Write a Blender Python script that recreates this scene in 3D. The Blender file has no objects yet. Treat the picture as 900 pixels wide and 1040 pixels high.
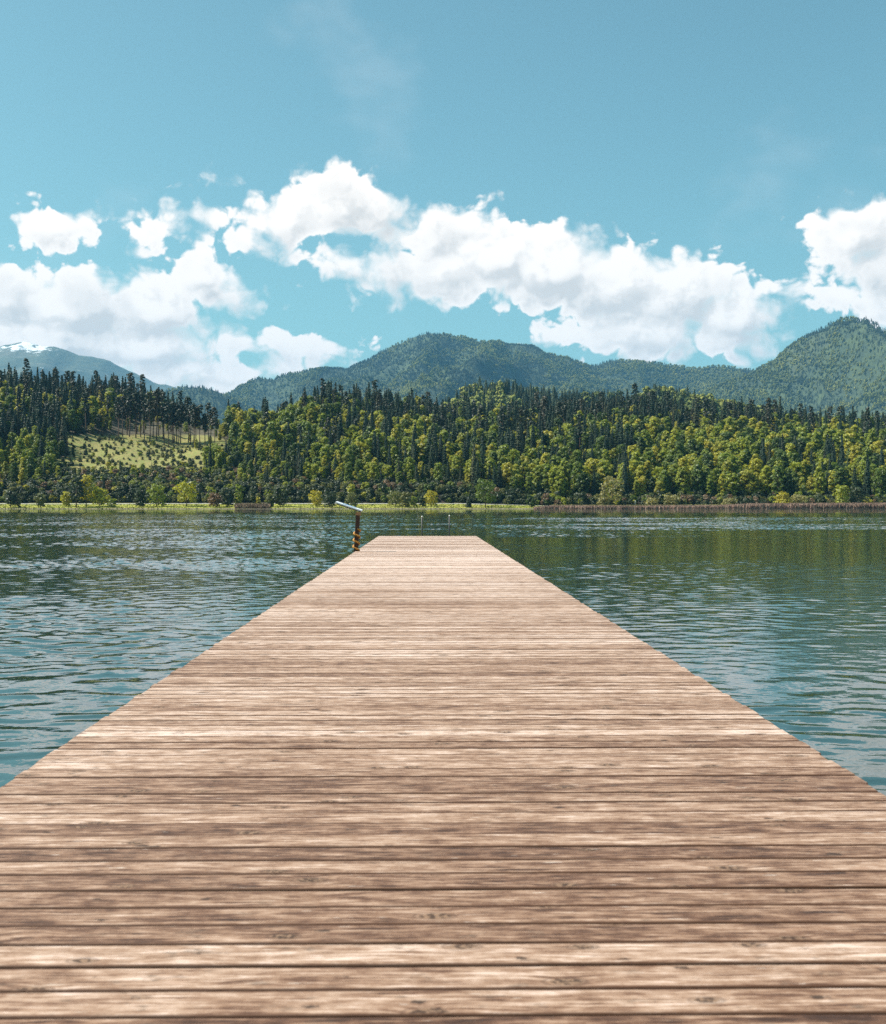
import bpy, math, random
import numpy as np
from mathutils import Vector, Matrix
random.seed(7); rng = np.random.default_rng(11)
R = math.radians
sc = bpy.context.scene
col = sc.collection

# ------------------------------------------------------------------ camera geometry
F = 1218.0; CX, CY = 450.0, 520.0          # photo pixels
HY, VX = 512.3, 433.0                        # horizon row, vanishing column of the pier
CAM = Vector((-0.04, 0.0, 1.6))
DECK = 0.5
def at(px, py, Y):                           # point seen at pixel (px,py) at distance Y ahead
    return Vector((CAM.x + (px - VX) / F * Y, Y, CAM.z + (HY - py) / F * Y))
def pxof(x, y): return VX + (x - CAM.x) / y * F
def pyof(z, y): return HY - (z - CAM.z) / y * F

# ------------------------------------------------------------------ numpy noise
_perm = rng.permutation(1024)
_val = rng.random(1024)
def vnoise(x, y):
    x = np.asarray(x, float); y = np.asarray(y, float)
    xi = np.floor(x).astype(int); yi = np.floor(y).astype(int)
    fx = x - xi; fy = y - yi
    fx = fx*fx*fx*(fx*(fx*6-15)+10); fy = fy*fy*fy*(fy*(fy*6-15)+10)
    def h(i, j): return _val[_perm[(_perm[i & 1023] + j) & 1023]]
    a = h(xi, yi); b = h(xi+1, yi); c = h(xi, yi+1); d = h(xi+1, yi+1)
    return (a*(1-fx)+b*fx)*(1-fy) + (c*(1-fx)+d*fx)*fy
def fbm(x, y, o=4):
    s = 0; a = .5; t = 0
    for k in range(o):
        s = s + a*vnoise(np.asarray(x)*2**k+17.3*k, np.asarray(y)*2**k+9.1*k); t += a; a *= .5
    return s/t
def ridged(x, y, o=4):
    s = 0; a = .5; t = 0
    for k in range(o):
        n = 1-np.abs(2*vnoise(np.asarray(x)*2**k+31.3*k, np.asarray(y)*2**k+5.1*k)-1)
        s = s + a*n*n; t += a; a *= .5
    return s/t

# ------------------------------------------------------------------ object helpers
def tag(o, label=None, cat=None, group=None, kind=None):
    if label: o['label'] = label
    if cat: o['category'] = cat
    if group: o['group'] = group
    if kind: o['kind'] = kind
    return o
def empty(name, loc=(0,0,0), rz=0, parent=None):
    o = bpy.data.objects.new(name, None); col.objects.link(o)
    o.location = loc; o.rotation_euler = (0,0,rz); o.empty_display_size = .2
    if parent: o.parent = parent
    return o
def mesh_from(name, verts, faces, mats, midx=None, smooth=False):
    me = bpy.data.meshes.new(name)
    verts = np.asarray(verts, dtype=np.float32)
    if isinstance(faces, np.ndarray):
        n, k = faces.shape
        me.vertices.add(len(verts)); me.vertices.foreach_set('co', verts.ravel())
        me.loops.add(n*k); me.loops.foreach_set('vertex_index', faces.astype(np.int32).ravel())
        me.polygons.add(n); me.polygons.foreach_set('loop_start', np.arange(n, dtype=np.int32)*k)
        me.polygons.foreach_set('loop_total', np.full(n, k, dtype=np.int32))
    else:
        me.from_pydata([tuple(map(float, v)) for v in verts], [], faces)
    for m in (mats if isinstance(mats, (list, tuple)) else [mats]): me.materials.append(m)
    if midx is not None: me.polygons.foreach_set('material_index', np.asarray(midx, dtype=np.int32))
    me.polygons.foreach_set('use_smooth', np.full(len(me.polygons), smooth))
    me.update(); me.validate()
    return me
def link(name, me, parent=None, loc=(0,0,0)):
    o = bpy.data.objects.new(name, me); col.objects.link(o); o.location = loc
    if parent: o.parent = parent
    return o
class MB:
    def __init__(s): s.v = []; s.f = []
    def add(s, vs, fs):
        b = len(s.v); s.v += [tuple(v) for v in vs]; s.f += [tuple(i+b for i in f) for f in fs]
    def box(s, c, d, M=None, bev=0):
        x, y, z = [q/2 for q in d]
        if bev <= 0:
            vs = [Vector((i*x, j*y, k*z)) for i in (-1,1) for j in (-1,1) for k in (-1,1)]
            fs = [(0,1,3,2),(4,6,7,5),(0,4,5,1),(2,3,7,6),(0,2,6,4),(1,5,7,3)]
        else:                                # box with chamfered long edges (outline in the two smaller axes)
            import bmesh
            bm = bmesh.new(); bmesh.ops.create_cube(bm, size=1)
            for v in bm.verts: v.co = Vector((v.co.x*2*x, v.co.y*2*y, v.co.z*2*z))
            bmesh.ops.bevel(bm, geom=bm.edges[:], offset=bev, segments=2, affect='EDGES', profile=.5)
            vs = [v.co.copy() for v in bm.verts]; bm.verts.index_update()
            fs = [tuple(v.index for v in f.verts) for f in bm.faces]; bm.free()
        if M: vs = [M @ v for v in vs]
        s.add([v + Vector(c) for v in vs], fs)
    def tube(s, pts, rad, n=10, cap=True):
        pts = [Vector(p) for p in pts]
        if not hasattr(rad, '__len__'): rad = [rad]*len(pts)
        rings = []
        for i, p in enumerate(pts):
            t = (pts[min(i+1, len(pts)-1)] - pts[max(i-1, 0)]).normalized()
            a = t.cross(Vector((0,0,1)) if abs(t.z) < .9 else Vector((1,0,0))).normalized(); b = t.cross(a)
            rings.append([p + rad[i]*(math.cos(q)*a + math.sin(q)*b) for q in [2*math.pi*k/n for k in range(n)]])
        vs = [v for r in rings for v in r]; fs = []
        for i in range(len(pts)-1):
            for k in range(n): fs.append((i*n+k, i*n+(k+1)%n, (i+1)*n+(k+1)%n, (i+1)*n+k))
        if cap: fs += [tuple(range(n))[::-1], tuple((len(pts)-1)*n+k for k in range(n))]
        s.add(vs, fs)
    def sphere(s, c, r, n=12, m=8):
        vs = []; fs = []
        for i in range(m+1):
            th = math.pi*i/m
            for k in range(n):
                ph = 2*math.pi*k/n
                vs.append((c[0]+r*math.sin(th)*math.cos(ph), c[1]+r*math.sin(th)*math.sin(ph), c[2]+r*math.cos(th)))
        for i in range(m):
            for k in range(n): fs.append((i*n+k, (i+1)*n+k, (i+1)*n+(k+1)%n, i*n+(k+1)%n))
        s.add(vs, fs)
    def mesh(s, name, mat, smooth=False): return mesh_from(name, s.v, s.f, mat, smooth=smooth)
    def build(s, name, mat, parent=None, loc=(0,0,0), smooth=False): return link(name, s.mesh(name, mat, smooth), parent, loc)

# ------------------------------------------------------------------ node helpers
class NT:
    def __init__(s, tree): s.t = tree; s.n = tree.nodes; s.l = tree.links
    def node(s, typ, **kw):
        n = s.n.new(typ)
        for k, v in kw.items(): setattr(n, k, v)
        return n
    def put(s, sock, v):
        if v is None: return
        if isinstance(v, bpy.types.NodeSocket): s.l.new(v, sock)
        else:
            if isinstance(v, (tuple, list)) and len(v) == 3 and sock.type == 'RGBA': v = (*v, 1)
            sock.default_value = v
    def m(s, op, a, b=None, c=None, clamp=False):
        n = s.node('ShaderNodeMath', operation=op, use_clamp=clamp)
        s.put(n.inputs[0], a); s.put(n.inputs[1], b); s.put(n.inputs[2], c)
        return n.outputs[0]
    def v(s, op, a, b=None, c=None, scale=None):
        n = s.node('ShaderNodeVectorMath', operation=op)
        s.put(n.inputs[0], a); s.put(n.inputs[1], b); s.put(n.inputs[2], c)
        if scale is not None: s.put(n.inputs['Scale'], scale)
        return n.outputs['Value'] if op in ('LENGTH', 'DOT_PRODUCT', 'DISTANCE') else n.outputs[0]
    def ss(s, x, a, b, lo=0., hi=1.):
        n = s.node('ShaderNodeMapRange', interpolation_type='SMOOTHSTEP')
        s.put(n.inputs[0], x); s.put(n.inputs[1], a); s.put(n.inputs[2], b); s.put(n.inputs[3], lo); s.put(n.inputs[4], hi)
        return n.outputs[0]
    def mix(s, f, a, b, mode='MIX'):
        n = s.node('ShaderNodeMix', data_type='RGBA', blend_type=mode)
        s.put(n.inputs[0], f); s.put(n.inputs[6], a); s.put(n.inputs[7], b)
        return n.outputs[2]
    def noise(s, vec, scale, detail=3, rough=.5, dist=0, typ='FBM', dim='3D'):
        n = s.node('ShaderNodeTexNoise', noise_dimensions=dim); n.noise_type = typ
        s.put(n.inputs['Vector'], vec); s.put(n.inputs['Scale'], scale); s.put(n.inputs['Detail'], detail)
        s.put(n.inputs['Roughness'], rough); s.put(n.inputs['Distortion'], dist)
        return n.outputs[0]
    def voro(s, vec, scale, detail=0, rough=.5, feature='F1', out='Distance', rnd=1., dim='3D'):
        n = s.node('ShaderNodeTexVoronoi', feature=feature, voronoi_dimensions=dim)
        s.put(n.inputs['Vector'], vec); s.put(n.inputs['Scale'], scale)
        s.put(n.inputs['Detail'], detail); s.put(n.inputs['Roughness'], rough); s.put(n.inputs['Randomness'], rnd)
        return n.outputs[out]
    def xyz(s, x, y, z):
        n = s.node('ShaderNodeCombineXYZ'); s.put(n.inputs[0], x); s.put(n.inputs[1], y); s.put(n.inputs[2], z); return n.outputs[0]
    def sep(s, v):
        n = s.node('ShaderNodeSeparateXYZ'); s.put(n.inputs[0], v); return n.outputs
    def ramp(s, f, stops):
        n = s.node('ShaderNodeValToRGB'); cr = n.color_ramp
        while len(cr.elements) < len(stops): cr.elements.new(.5)
        for e, (p, c) in zip(cr.elements, stops): e.position = p; e.color = (*c, 1)
        s.put(n.inputs[0], f); return n.outputs[0]
    def bump(s, h, strength, dist, normal=None):
        n = s.node('ShaderNodeBump'); s.put(n.inputs['Strength'], strength); s.put(n.inputs['Distance'], dist)
        s.put(n.inputs['Height'], h); s.put(n.inputs['Normal'], normal); return n.outputs[0]
def material(name):
    m = bpy.data.materials.new(name); m.use_nodes = True
    t = NT(m.node_tree); b = m.node_tree.nodes['Principled BSDF']
    return m, t, b
def objco(t): return t.node('ShaderNodeTexCoord').outputs['Object']
def geopos(t): return t.node('ShaderNodeNewGeometry').outputs['Position']
def simple(name, c, rough=.6, metal=0, var=.25, scale=8, bump=.0):
    m, t, b = material(name)
    n = t.noise(objco(t), scale, 5, .6)
    t.put(b.inputs['Base Color'], t.mix(t.ss(n, .3, .7), tuple(q*(1-var) for q in c), tuple(min(1, q*(1+var)) for q in c)))
    b.inputs['Roughness'].default_value = rough; b.inputs['Metallic'].default_value = metal
    if bump: t.put(b.inputs['Normal'], t.bump(n, .6, bump))
    return m

# ================================================================== SUN / SKY
SUN_AZ = -84.0        # degrees from +Y, negative = left
SUN_EL = 50.0
sun_dir = Vector((math.sin(R(SUN_AZ))*math.cos(R(SUN_EL)), math.cos(R(SUN_AZ))*math.cos(R(SUN_EL)), math.sin(R(SUN_EL))))
sd = bpy.data.lights.new('sun', 'SUN'); sd.energy = 5.0; sd.angle = R(.5); sd.color = (1, .955, .87)
so = bpy.data.objects.new('sun', sd); col.objects.link(so)
so.rotation_euler = (-sun_dir).to_track_quat('-Z', 'Y').to_euler(); so.location = (0, 0, 50)

# cloud lobes by direction, in-frame ones measured, overhead ones added (x, y, rx, ry)
BLOBS = [(55,230,46,24),(88,222,22,13),(25,238,22,12),
 (160,236,38,19),(205,225,42,18),(150,258,22,11),(238,233,17,10),(215,185,19,9),(172,191,16,6),
 (15,305,70,36),(80,313,80,44),(150,315,66,40),(205,283,40,32),(228,302,44,24),(50,350,130,45),(150,352,90,35),(190,378,110,28),
 (240,352,64,20),(295,352,62,19),(335,357,44,16),(280,378,70,20),
 (345,207,56,38),(300,222,60,34),(262,243,46,16),(380,218,42,32),(400,238,32,22),
 (315,264,54,15),(355,272,56,22),(405,278,66,30),(445,238,42,34),(468,226,38,25),(455,275,66,36),(505,262,66,44),
 (560,275,76,46),(565,242,54,20),(620,290,76,46),(642,268,40,26),(685,300,66,44),(700,280,44,30),(745,320,60,38),(737,279,26,17),
 (650,340,100,32),(740,347,66,26),(590,345,60,18),
 (872,240,54,36),(843,228,38,16),(890,268,46,32),(820,295,52,17),(862,300,46,18),(897,315,28,24),(892,218,34,18),
 (20,-185,430,110),(760,-200,300,100),(-420,-210,260,90),(1350,-230,280,90),(-150,-150,150,40),(400,-480,300,120),(-200,-620,300,120),(1000,-620,320,120),  # unseen overhead lobes, added to whiten the reflections on the ripples
 (965,265,90,60),(1110,300,130,70),(-90,300,110,55),(-260,285,120,60)]

def build_world():
    w = bpy.data.worlds.new('World'); sc.world = w; w.use_nodes = True
    w.cycles.sampling_method = 'MANUAL'; w.cycles.sample_map_resolution = 512
    t = NT(w.node_tree); bg = w.node_tree.nodes['Background']
    # ---- group: cloud thickness at direction coordinates (u,v)
    g = bpy.data.node_groups.new('cloud_field', 'ShaderNodeTree')
    g.interface.new_socket('P', in_out='INPUT', socket_type='NodeSocketVector')
    g.interface.new_socket('D', in_out='OUTPUT', socket_type='NodeSocketFloat')
    g.interface.new_socket('B', in_out='OUTPUT', socket_type='NodeSocketFloat'); g.interface.new_socket('R', in_out='OUTPUT', socket_type='NodeSocketFloat')
    q = NT(g); gi = q.node('NodeGroupInput'); go = q.node('NodeGroupOutput')
    P = gi.outputs[0]
    wv = q.node('ShaderNodeTexNoise', noise_dimensions='2D'); q.put(wv.inputs['Vector'], P); q.put(wv.inputs['Scale'], 1/46); q.put(wv.inputs['Detail'], 2.)
    off = q.v('MULTIPLY', q.v('SUBTRACT', wv.outputs['Color'], (.5,.5,.5)), (30, 20, 0))
    PW = q.v('ADD', P, off)
    best = None
    for (x, y, rx, ry) in BLOBS:
        az = math.atan((x-VX)/F); el = math.atan((HY-y)/F*math.cos(az))
        u, v_ = az*F, el*F
        d = q.v('LENGTH', q.v('MULTIPLY_ADD', PW, (1/rx, 1/ry, 0), (-u/rx, -v_/ry, 0)))
        s_ = min(rx, ry)*.9
        h = q.m('MULTIPLY_ADD', d, -s_, s_)
        best = h if best is None else q.m('SMOOTH_MAX', best, h, 7.0)
    # billows: rounded cells at several sizes
    b1 = q.m('SUBTRACT', .40, q.voro(q.v('MULTIPLY', PW, (1, 1.15, 1)), 1/30, 2.5, .55, 'F1', dim='2D'))
    n1 = q.m('SUBTRACT', q.noise(P, 1/34, 6., .63, .0, dim='2D'), .5)
    nz = q.m('ADD', q.m('MULTIPLY', b1, 22.), q.m('MULTIPLY', n1, 27.))
    body = q.ss(best, 2., 26., 1., .40)                   # cores are solid, edges are frayed
    dd = q.m('ADD', q.m('MULTIPLY_ADD', nz, body, best), 7.5)
    rl = q.m('ADD', q.m('ADD', best, nz), 7.5)
    q.put(go.inputs[0], dd); q.put(go.inputs[1], best); q.put(go.inputs[2], rl)
    # ---- direction -> (u,v)
    gen = t.node('ShaderNodeTexCoord').outputs['Generated']
    x, y, z = t.sep(t.v('NORMALIZE', gen))[:3]
    u = t.m('MULTIPLY', t.m('ARCTAN2', x, y), F)
    v_ = t.m('MULTIPLY', t.m('ARCSINE', z), F)
    P = t.xyz(u, v_, 0.)
    def field(p):
        n = t.node('ShaderNodeGroup'); n.node_tree = g; t.put(n.inputs[0], p); return n.outputs
    d0, bb0, r0 = field(P)[:3]
    _, bb1, r1 = field(t.v('ADD', P, (-9., 14., 0.)))[:3]
    soft = t.noise(P, 1/70, 1., dim='2D')
    alpha = t.ss(d0, -1.5, t.m('MULTIPLY_ADD', t.ss(soft, .40, .64), 20., 5.5))
    slope = t.m('SUBTRACT', r0, r1)
    lit = t.ss(slope, -11., 9., 0., 1.)
    lit2 = t.ss(t.m('SUBTRACT', bb0, bb1), -12., 7.)
    deep = t.ss(d0, 1., 24.)
    shade = t.m('MULTIPLY', deep, t.m('ADD', t.m('MULTIPLY', t.m('SUBTRACT', 1., lit), .55), t.m('MULTIPLY', t.m('SUBTRACT', 1., lit2), .65)))
    big = t.ss(t.noise(P, 1/95, 3., .55, dim='2D'), .44, .62)
    shade = t.m('ADD', t.m('MULTIPLY', shade, .8), t.m('MULTIPLY', t.m('MULTIPLY', big, t.ss(d0, 10., 40.)), .5), clamp=True)
    ccol = t.mix(shade, CLOUD_LIT, CLOUD_SHADE)
    sky = t.node('ShaderNodeTexSky', sky_type='NISHITA'); sky.sun_disc = False
    sky.sun_elevation = R(SUN_EL); sky.sun_rotation = R(SUN_AZ); sky.air_density = 1.0; sky.dust_density = 1.3; sky.ozone_density = 1.0
    tint = t.mix(1., sky.outputs[0], SKY_TINT, 'MULTIPLY')
    # thin high veil
    veil = t.m('MULTIPLY', t.ss(t.noise(t.v('MULTIPLY', P, (1, 1.6, 1)), 1/260, 4., .6, dim='2D'), .55, .8), .14)
    tint = t.mix(veil, tint, (5., 5.2, 5.3))
    out = t.mix(t.m('MULTIPLY', alpha, .97), tint, ccol)
    t.put(bg.inputs['Color'], out); bg.inputs['Strength'].default_value = SKY_STR
SKY_TINT = (.58, .82, .65); SKY_STR = .12
CLOUD_LIT = (7.15, 6.5, 5.9); CLOUD_SHADE = (4.4, 4.15, 3.85)
build_world()

# ================================================================== MATERIALS
def leaf_mat(name, stops, trans=.38, island=.8, patch=.0):
    m, t, b = material(name)
    oi = t.node('ShaderNodeObjectInfo').outputs['Random']
    gi = t.node('ShaderNodeNewGeometry').outputs['Random Per Island']
    c = t.ramp(oi, stops)
    k = t.m('MULTIPLY_ADD', gi, island, 1-island/2)
    c = t.mix(1., c, t.xyz(k, k, k), 'MULTIPLY')
    t.put(b.inputs['Base Color'], c); b.inputs['Roughness'].default_value = .5
    tr = t.node('ShaderNodeBsdfTranslucent'); t.put(tr.inputs[0], t.mix(1., c, (1.5, 1.35, .55), 'MULTIPLY'))
    mx = t.node('ShaderNodeMixShader'); mx.inputs[0].default_value = trans
    t.l.new(b.outputs[0], mx.inputs[1]); t.l.new(tr.outputs[0], mx.inputs[2])
    t.l.new(mx.outputs[0], m.node_tree.nodes['Material Output'].inputs['Surface'])
    return m
M_BROAD = leaf_mat('broadleaf_leaves', [(0,(.05,.085,.018)),(.2,(.11,.16,.022)),(.42,(.21,.26,.026)),(.68,(.32,.34,.030)),(.88,(.40,.36,.040)),(1,(.15,.20,.030))])
M_SPRUCE = leaf_mat('spruce_needles', [(0,(.014,.030,.012)),(.5,(.022,.042,.015)),(.85,(.034,.052,.018)),(1,(.06,.062,.028))], .12)
M_PINE = leaf_mat('pine_needles', [(0,(.020,.036,.014)),(.6,(.032,.048,.018)),(1,(.06,.056,.026))], .15)
M_OLIVE = leaf_mat('olive_leaves', [(0,(.13,.15,.045)),(1,(.17,.17,.05))], .3)
M_RUST = leaf_mat('rusty_leaves', [(0,(.16,.10,.06)),(.6,(.20,.13,.07)),(1,(.26,.19,.13))], .3)
M_DARKLEAF = leaf_mat('dark_leaves', [(0,(.03,.05,.018)),(1,(.055,.075,.022))], .25)
M_PALE = leaf_mat('pale_straw_leaves', [(0,(.26,.24,.10)),(1,(.28,.26,.10))], .35)
M_BARK = simple('bark', (.11,.075,.055), .9, 0, .35, 6)
M_PINEBARK = simple('pine_bark', (.16,.10,.07), .9, 0, .35, 3)
# mountain forest: colours also change in large patches over the slope
def far_leaf(name, a, b_, c_):
    m, t, b = material(name)
    oi = t.node('ShaderNodeObjectInfo').outputs['Random']
    big = t.noise(t.node('ShaderNodeObjectInfo').outputs['Location'], 1/170, 4, .6)
    f = t.m('ADD', t.m('MULTIPLY', oi, .5), t.ss(big, .38, .62, 0, .5))
    t.put(b.inputs['Base Color'], t.ramp(f, [(0,a),(.5,b_),(1,c_)])); b.inputs['Roughness'].default_value = .9
    return m
M_FARCON = far_leaf('far_conifers', (.018,.034,.018), (.03,.05,.022), (.05,.07,.03))
M_FARBRD = far_leaf('far_broadleaves', (.07,.10,.025), (.20,.22,.045), (.34,.33,.07))

def wood_mat():
    m, t, b = material('weathered_larch_decking')
    at_ = t.node('ShaderNodeAttribute', attribute_name='plank'); pk = at_.outputs['Vector']
    r1, r2, tone = t.sep(pk)[:3]
    p = objco(t); X, Y, Z = t.sep(p)[:3]
    xo = t.m('MULTIPLY_ADD', r1, 63., X); zo = t.m('MULTIPLY', r2, 41.)
    # knots: sparse ellipses that the grain runs round
    kv = t.xyz(t.m('MULTIPLY', xo, 2.5), t.m('MULTIPLY_ADD', Y, 5.0, zo), 0.)
    vn = t.node('ShaderNodeTexVoronoi', feature='F1'); vn.voronoi_dimensions = '2D'
    t.put(vn.inputs['Vector'], kv); vn.inputs['Scale'].default_value = 1.0
    kd = vn.outputs['Distance']
    krnd = t.sep(vn.outputs['Color'])[0]
    ksize = t.m('MULTIPLY_ADD', krnd, .10, .045)
    swirl = t.ss(kd, .0, .42, 1., 0.)
    yw = t.m('ADD', Y, t.m('MULTIPLY', t.m('MULTIPLY', swirl, swirl), t.m('MULTIPLY_ADD', krnd, .05, -.02)))
    wob = t.noise(t.xyz(t.m('MULTIPLY', xo, .9), t.m('MULTIPLY', Y, 3.), zo), 1., 3)
    yw = t.m('MULTIPLY_ADD', wob, .05, yw)
    fine = t.noise(t.xyz(t.m('MULTIPLY', xo, 7.), t.m('MULTIPLY', yw, 240.), zo), 1., 3, .6)
    mid = t.noise(t.xyz(t.m('MULTIPLY', xo, 5.5), t.m('MULTIPLY', yw, 85.), zo), 1., 4, .65)
    broad = t.noise(t.xyz(t.m('MULTIPLY', xo, 5.), t.m('MULTIPLY', yw, 22.), zo), 1., 5, .65)
    stain = t.noise(t.xyz(t.m('MULTIPLY', xo, 8.), t.m('MULTIPLY', Y, 20.), t.m('MULTIPLY', r2, 7.)), 1., 6, .7)
    blot = t.noise(p, .55, 4, .6)
    mott = t.noise(t.xyz(xo, Y, zo), 17., 5, .7)
    f = t.m('MULTIPLY', t.m('SUBTRACT', mid, .5), 1.5)
    f = t.m('ADD', f, t.m('MULTIPLY', t.m('SUBTRACT', fine, .5), 1.1))
    f = t.m('ADD', f, t.m('MULTIPLY', t.m('SUBTRACT', broad, .5), 1.15))
    f = t.m('ADD', f, t.m('MULTIPLY', t.m('SUBTRACT', blot, .5), .7))
    f = t.m('ADD', f, t.m('MULTIPLY', t.m('SUBTRACT', mott, .5), .75))
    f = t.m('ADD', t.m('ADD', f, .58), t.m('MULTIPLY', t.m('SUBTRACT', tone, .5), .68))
    c = t.ramp(f, [(0,(.042,.018,.010)),(.25,(.130,.062,.036)),(.5,(.275,.161,.104)),(.75,(.43,.291,.214)),(1,(.63,.480,.410))])
    # grey-black weather stains in elongated patches
    c = t.mix(t.m('MULTIPLY', t.ss(stain, .56, .70), t.ss(blot, .40, .62, .3, .8)), c, (.085,.058,.042))
    # reddish heartwood streaks
    c = t.mix(t.ss(broad, .60, .75, 0, .35), c, (.32,.155,.09))
    # knots
    kn = t.ss(kd, ksize, t.m('MULTIPLY', ksize, .55), 0., 1.)
    ring = t.ss(t.m('ABSOLUTE', t.m('SUBTRACT', kd, t.m('MULTIPLY', ksize, 1.0))), .022, .0, 0., .5)
    has = t.ss(krnd, .30, .42)
    c = t.mix(t.m('MULTIPLY', ring, has), c, (.085,.042,.025))
    kc = t.mix(t.ss(t.noise(p, 60, 3), .42, .58), (.045,.022,.012), (.22,.13,.08))
    c = t.mix(t.m('MULTIPLY', t.m('MULTIPLY', kn, has), .92), c, kc)
    # small black holes and notches
    hv = t.xyz(t.m('MULTIPLY', xo, 1.9), t.m('MULTIPLY_ADD', Y, 4.6, t.m('MULTIPLY', zo, 1.7)), 0.)
    hd = t.voro(hv, 1.0, dim='2D')
    c = t.mix(t.ss(t.m('MULTIPLY_ADD', mott, .22, hd), .155, .115, 0, .85), c, (.03,.016,.01))
    # silvery bleached splinters
    chip = t.noise(t.xyz(t.m('MULTIPLY', xo, 9.), t.m('MULTIPLY', Y, 70.), zo), 1., 3, .5)
    c = t.mix(t.ss(chip, .69, .76, 0, .75), c, (.62,.52,.45))
    # drying cracks
    cr = t.noise(t.xyz(t.m('MULTIPLY', xo, 1.1), t.m('MULTIPLY', yw, 120.), zo), 1., 2, .5)
    crm = t.m('MULTIPLY', t.ss(cr, .695, .735), t.ss(wob, .45, .6))
    c = t.mix(t.m('MULTIPLY', crm, .85), c, (.05,.028,.018))
    # dirt, plus seam shade painted into the colour, along both edges of every board
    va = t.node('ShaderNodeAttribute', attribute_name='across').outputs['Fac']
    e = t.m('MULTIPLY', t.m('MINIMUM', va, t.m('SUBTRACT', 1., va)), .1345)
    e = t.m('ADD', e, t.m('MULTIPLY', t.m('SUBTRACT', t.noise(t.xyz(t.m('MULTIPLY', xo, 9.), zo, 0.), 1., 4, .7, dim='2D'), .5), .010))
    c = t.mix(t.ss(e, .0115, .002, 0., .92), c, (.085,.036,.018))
    t.put(b.inputs['Base Color'], c)
    t.put(b.inputs['Roughness'], t.m('MULTIPLY_ADD', mid, .25, .48))
    b.inputs['Specular IOR Level'].default_value = .3
    hgt = t.m('ADD', t.m('MULTIPLY', mid, .6), t.m('MULTIPLY', fine, .3))
    hgt = t.m('SUBTRACT', hgt, t.m('MULTIPLY', crm, .8))
    hgt = t.m('ADD', hgt, t.m('MULTIPLY', t.m('MULTIPLY', kn, has), .5))
    t.put(b.inputs['Normal'], t.bump(hgt, .8, .0045))
    return m
M_DECK = wood_mat()
M_BEAM = simple('old_timber', (.16,.10,.065), .8, 0, .4, 9, .004)
M_STEEL = simple('dark_steel', (.03,.03,.035), .5, .0, .2, 30)
M_WHITECAP = simple('white_plastic', (.85,.84,.80), .35, 0, .05, 30)
M_POST = simple('tarred_post_wood', (.055,.024,.016), .75, 0, .5, 14, .004)
M_POSTTOP = simple('fresh_cut_wood', (.42,.22,.12), .8, 0, .3, 20)
M_YELLOW = simple('yellow_orange_rope', (.50,.22,.03), .55, 0, .2, 60, .002)
M_PANEL = simple('white_painted_board', (.80,.82,.86), .35, 0, .08, 10)

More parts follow.
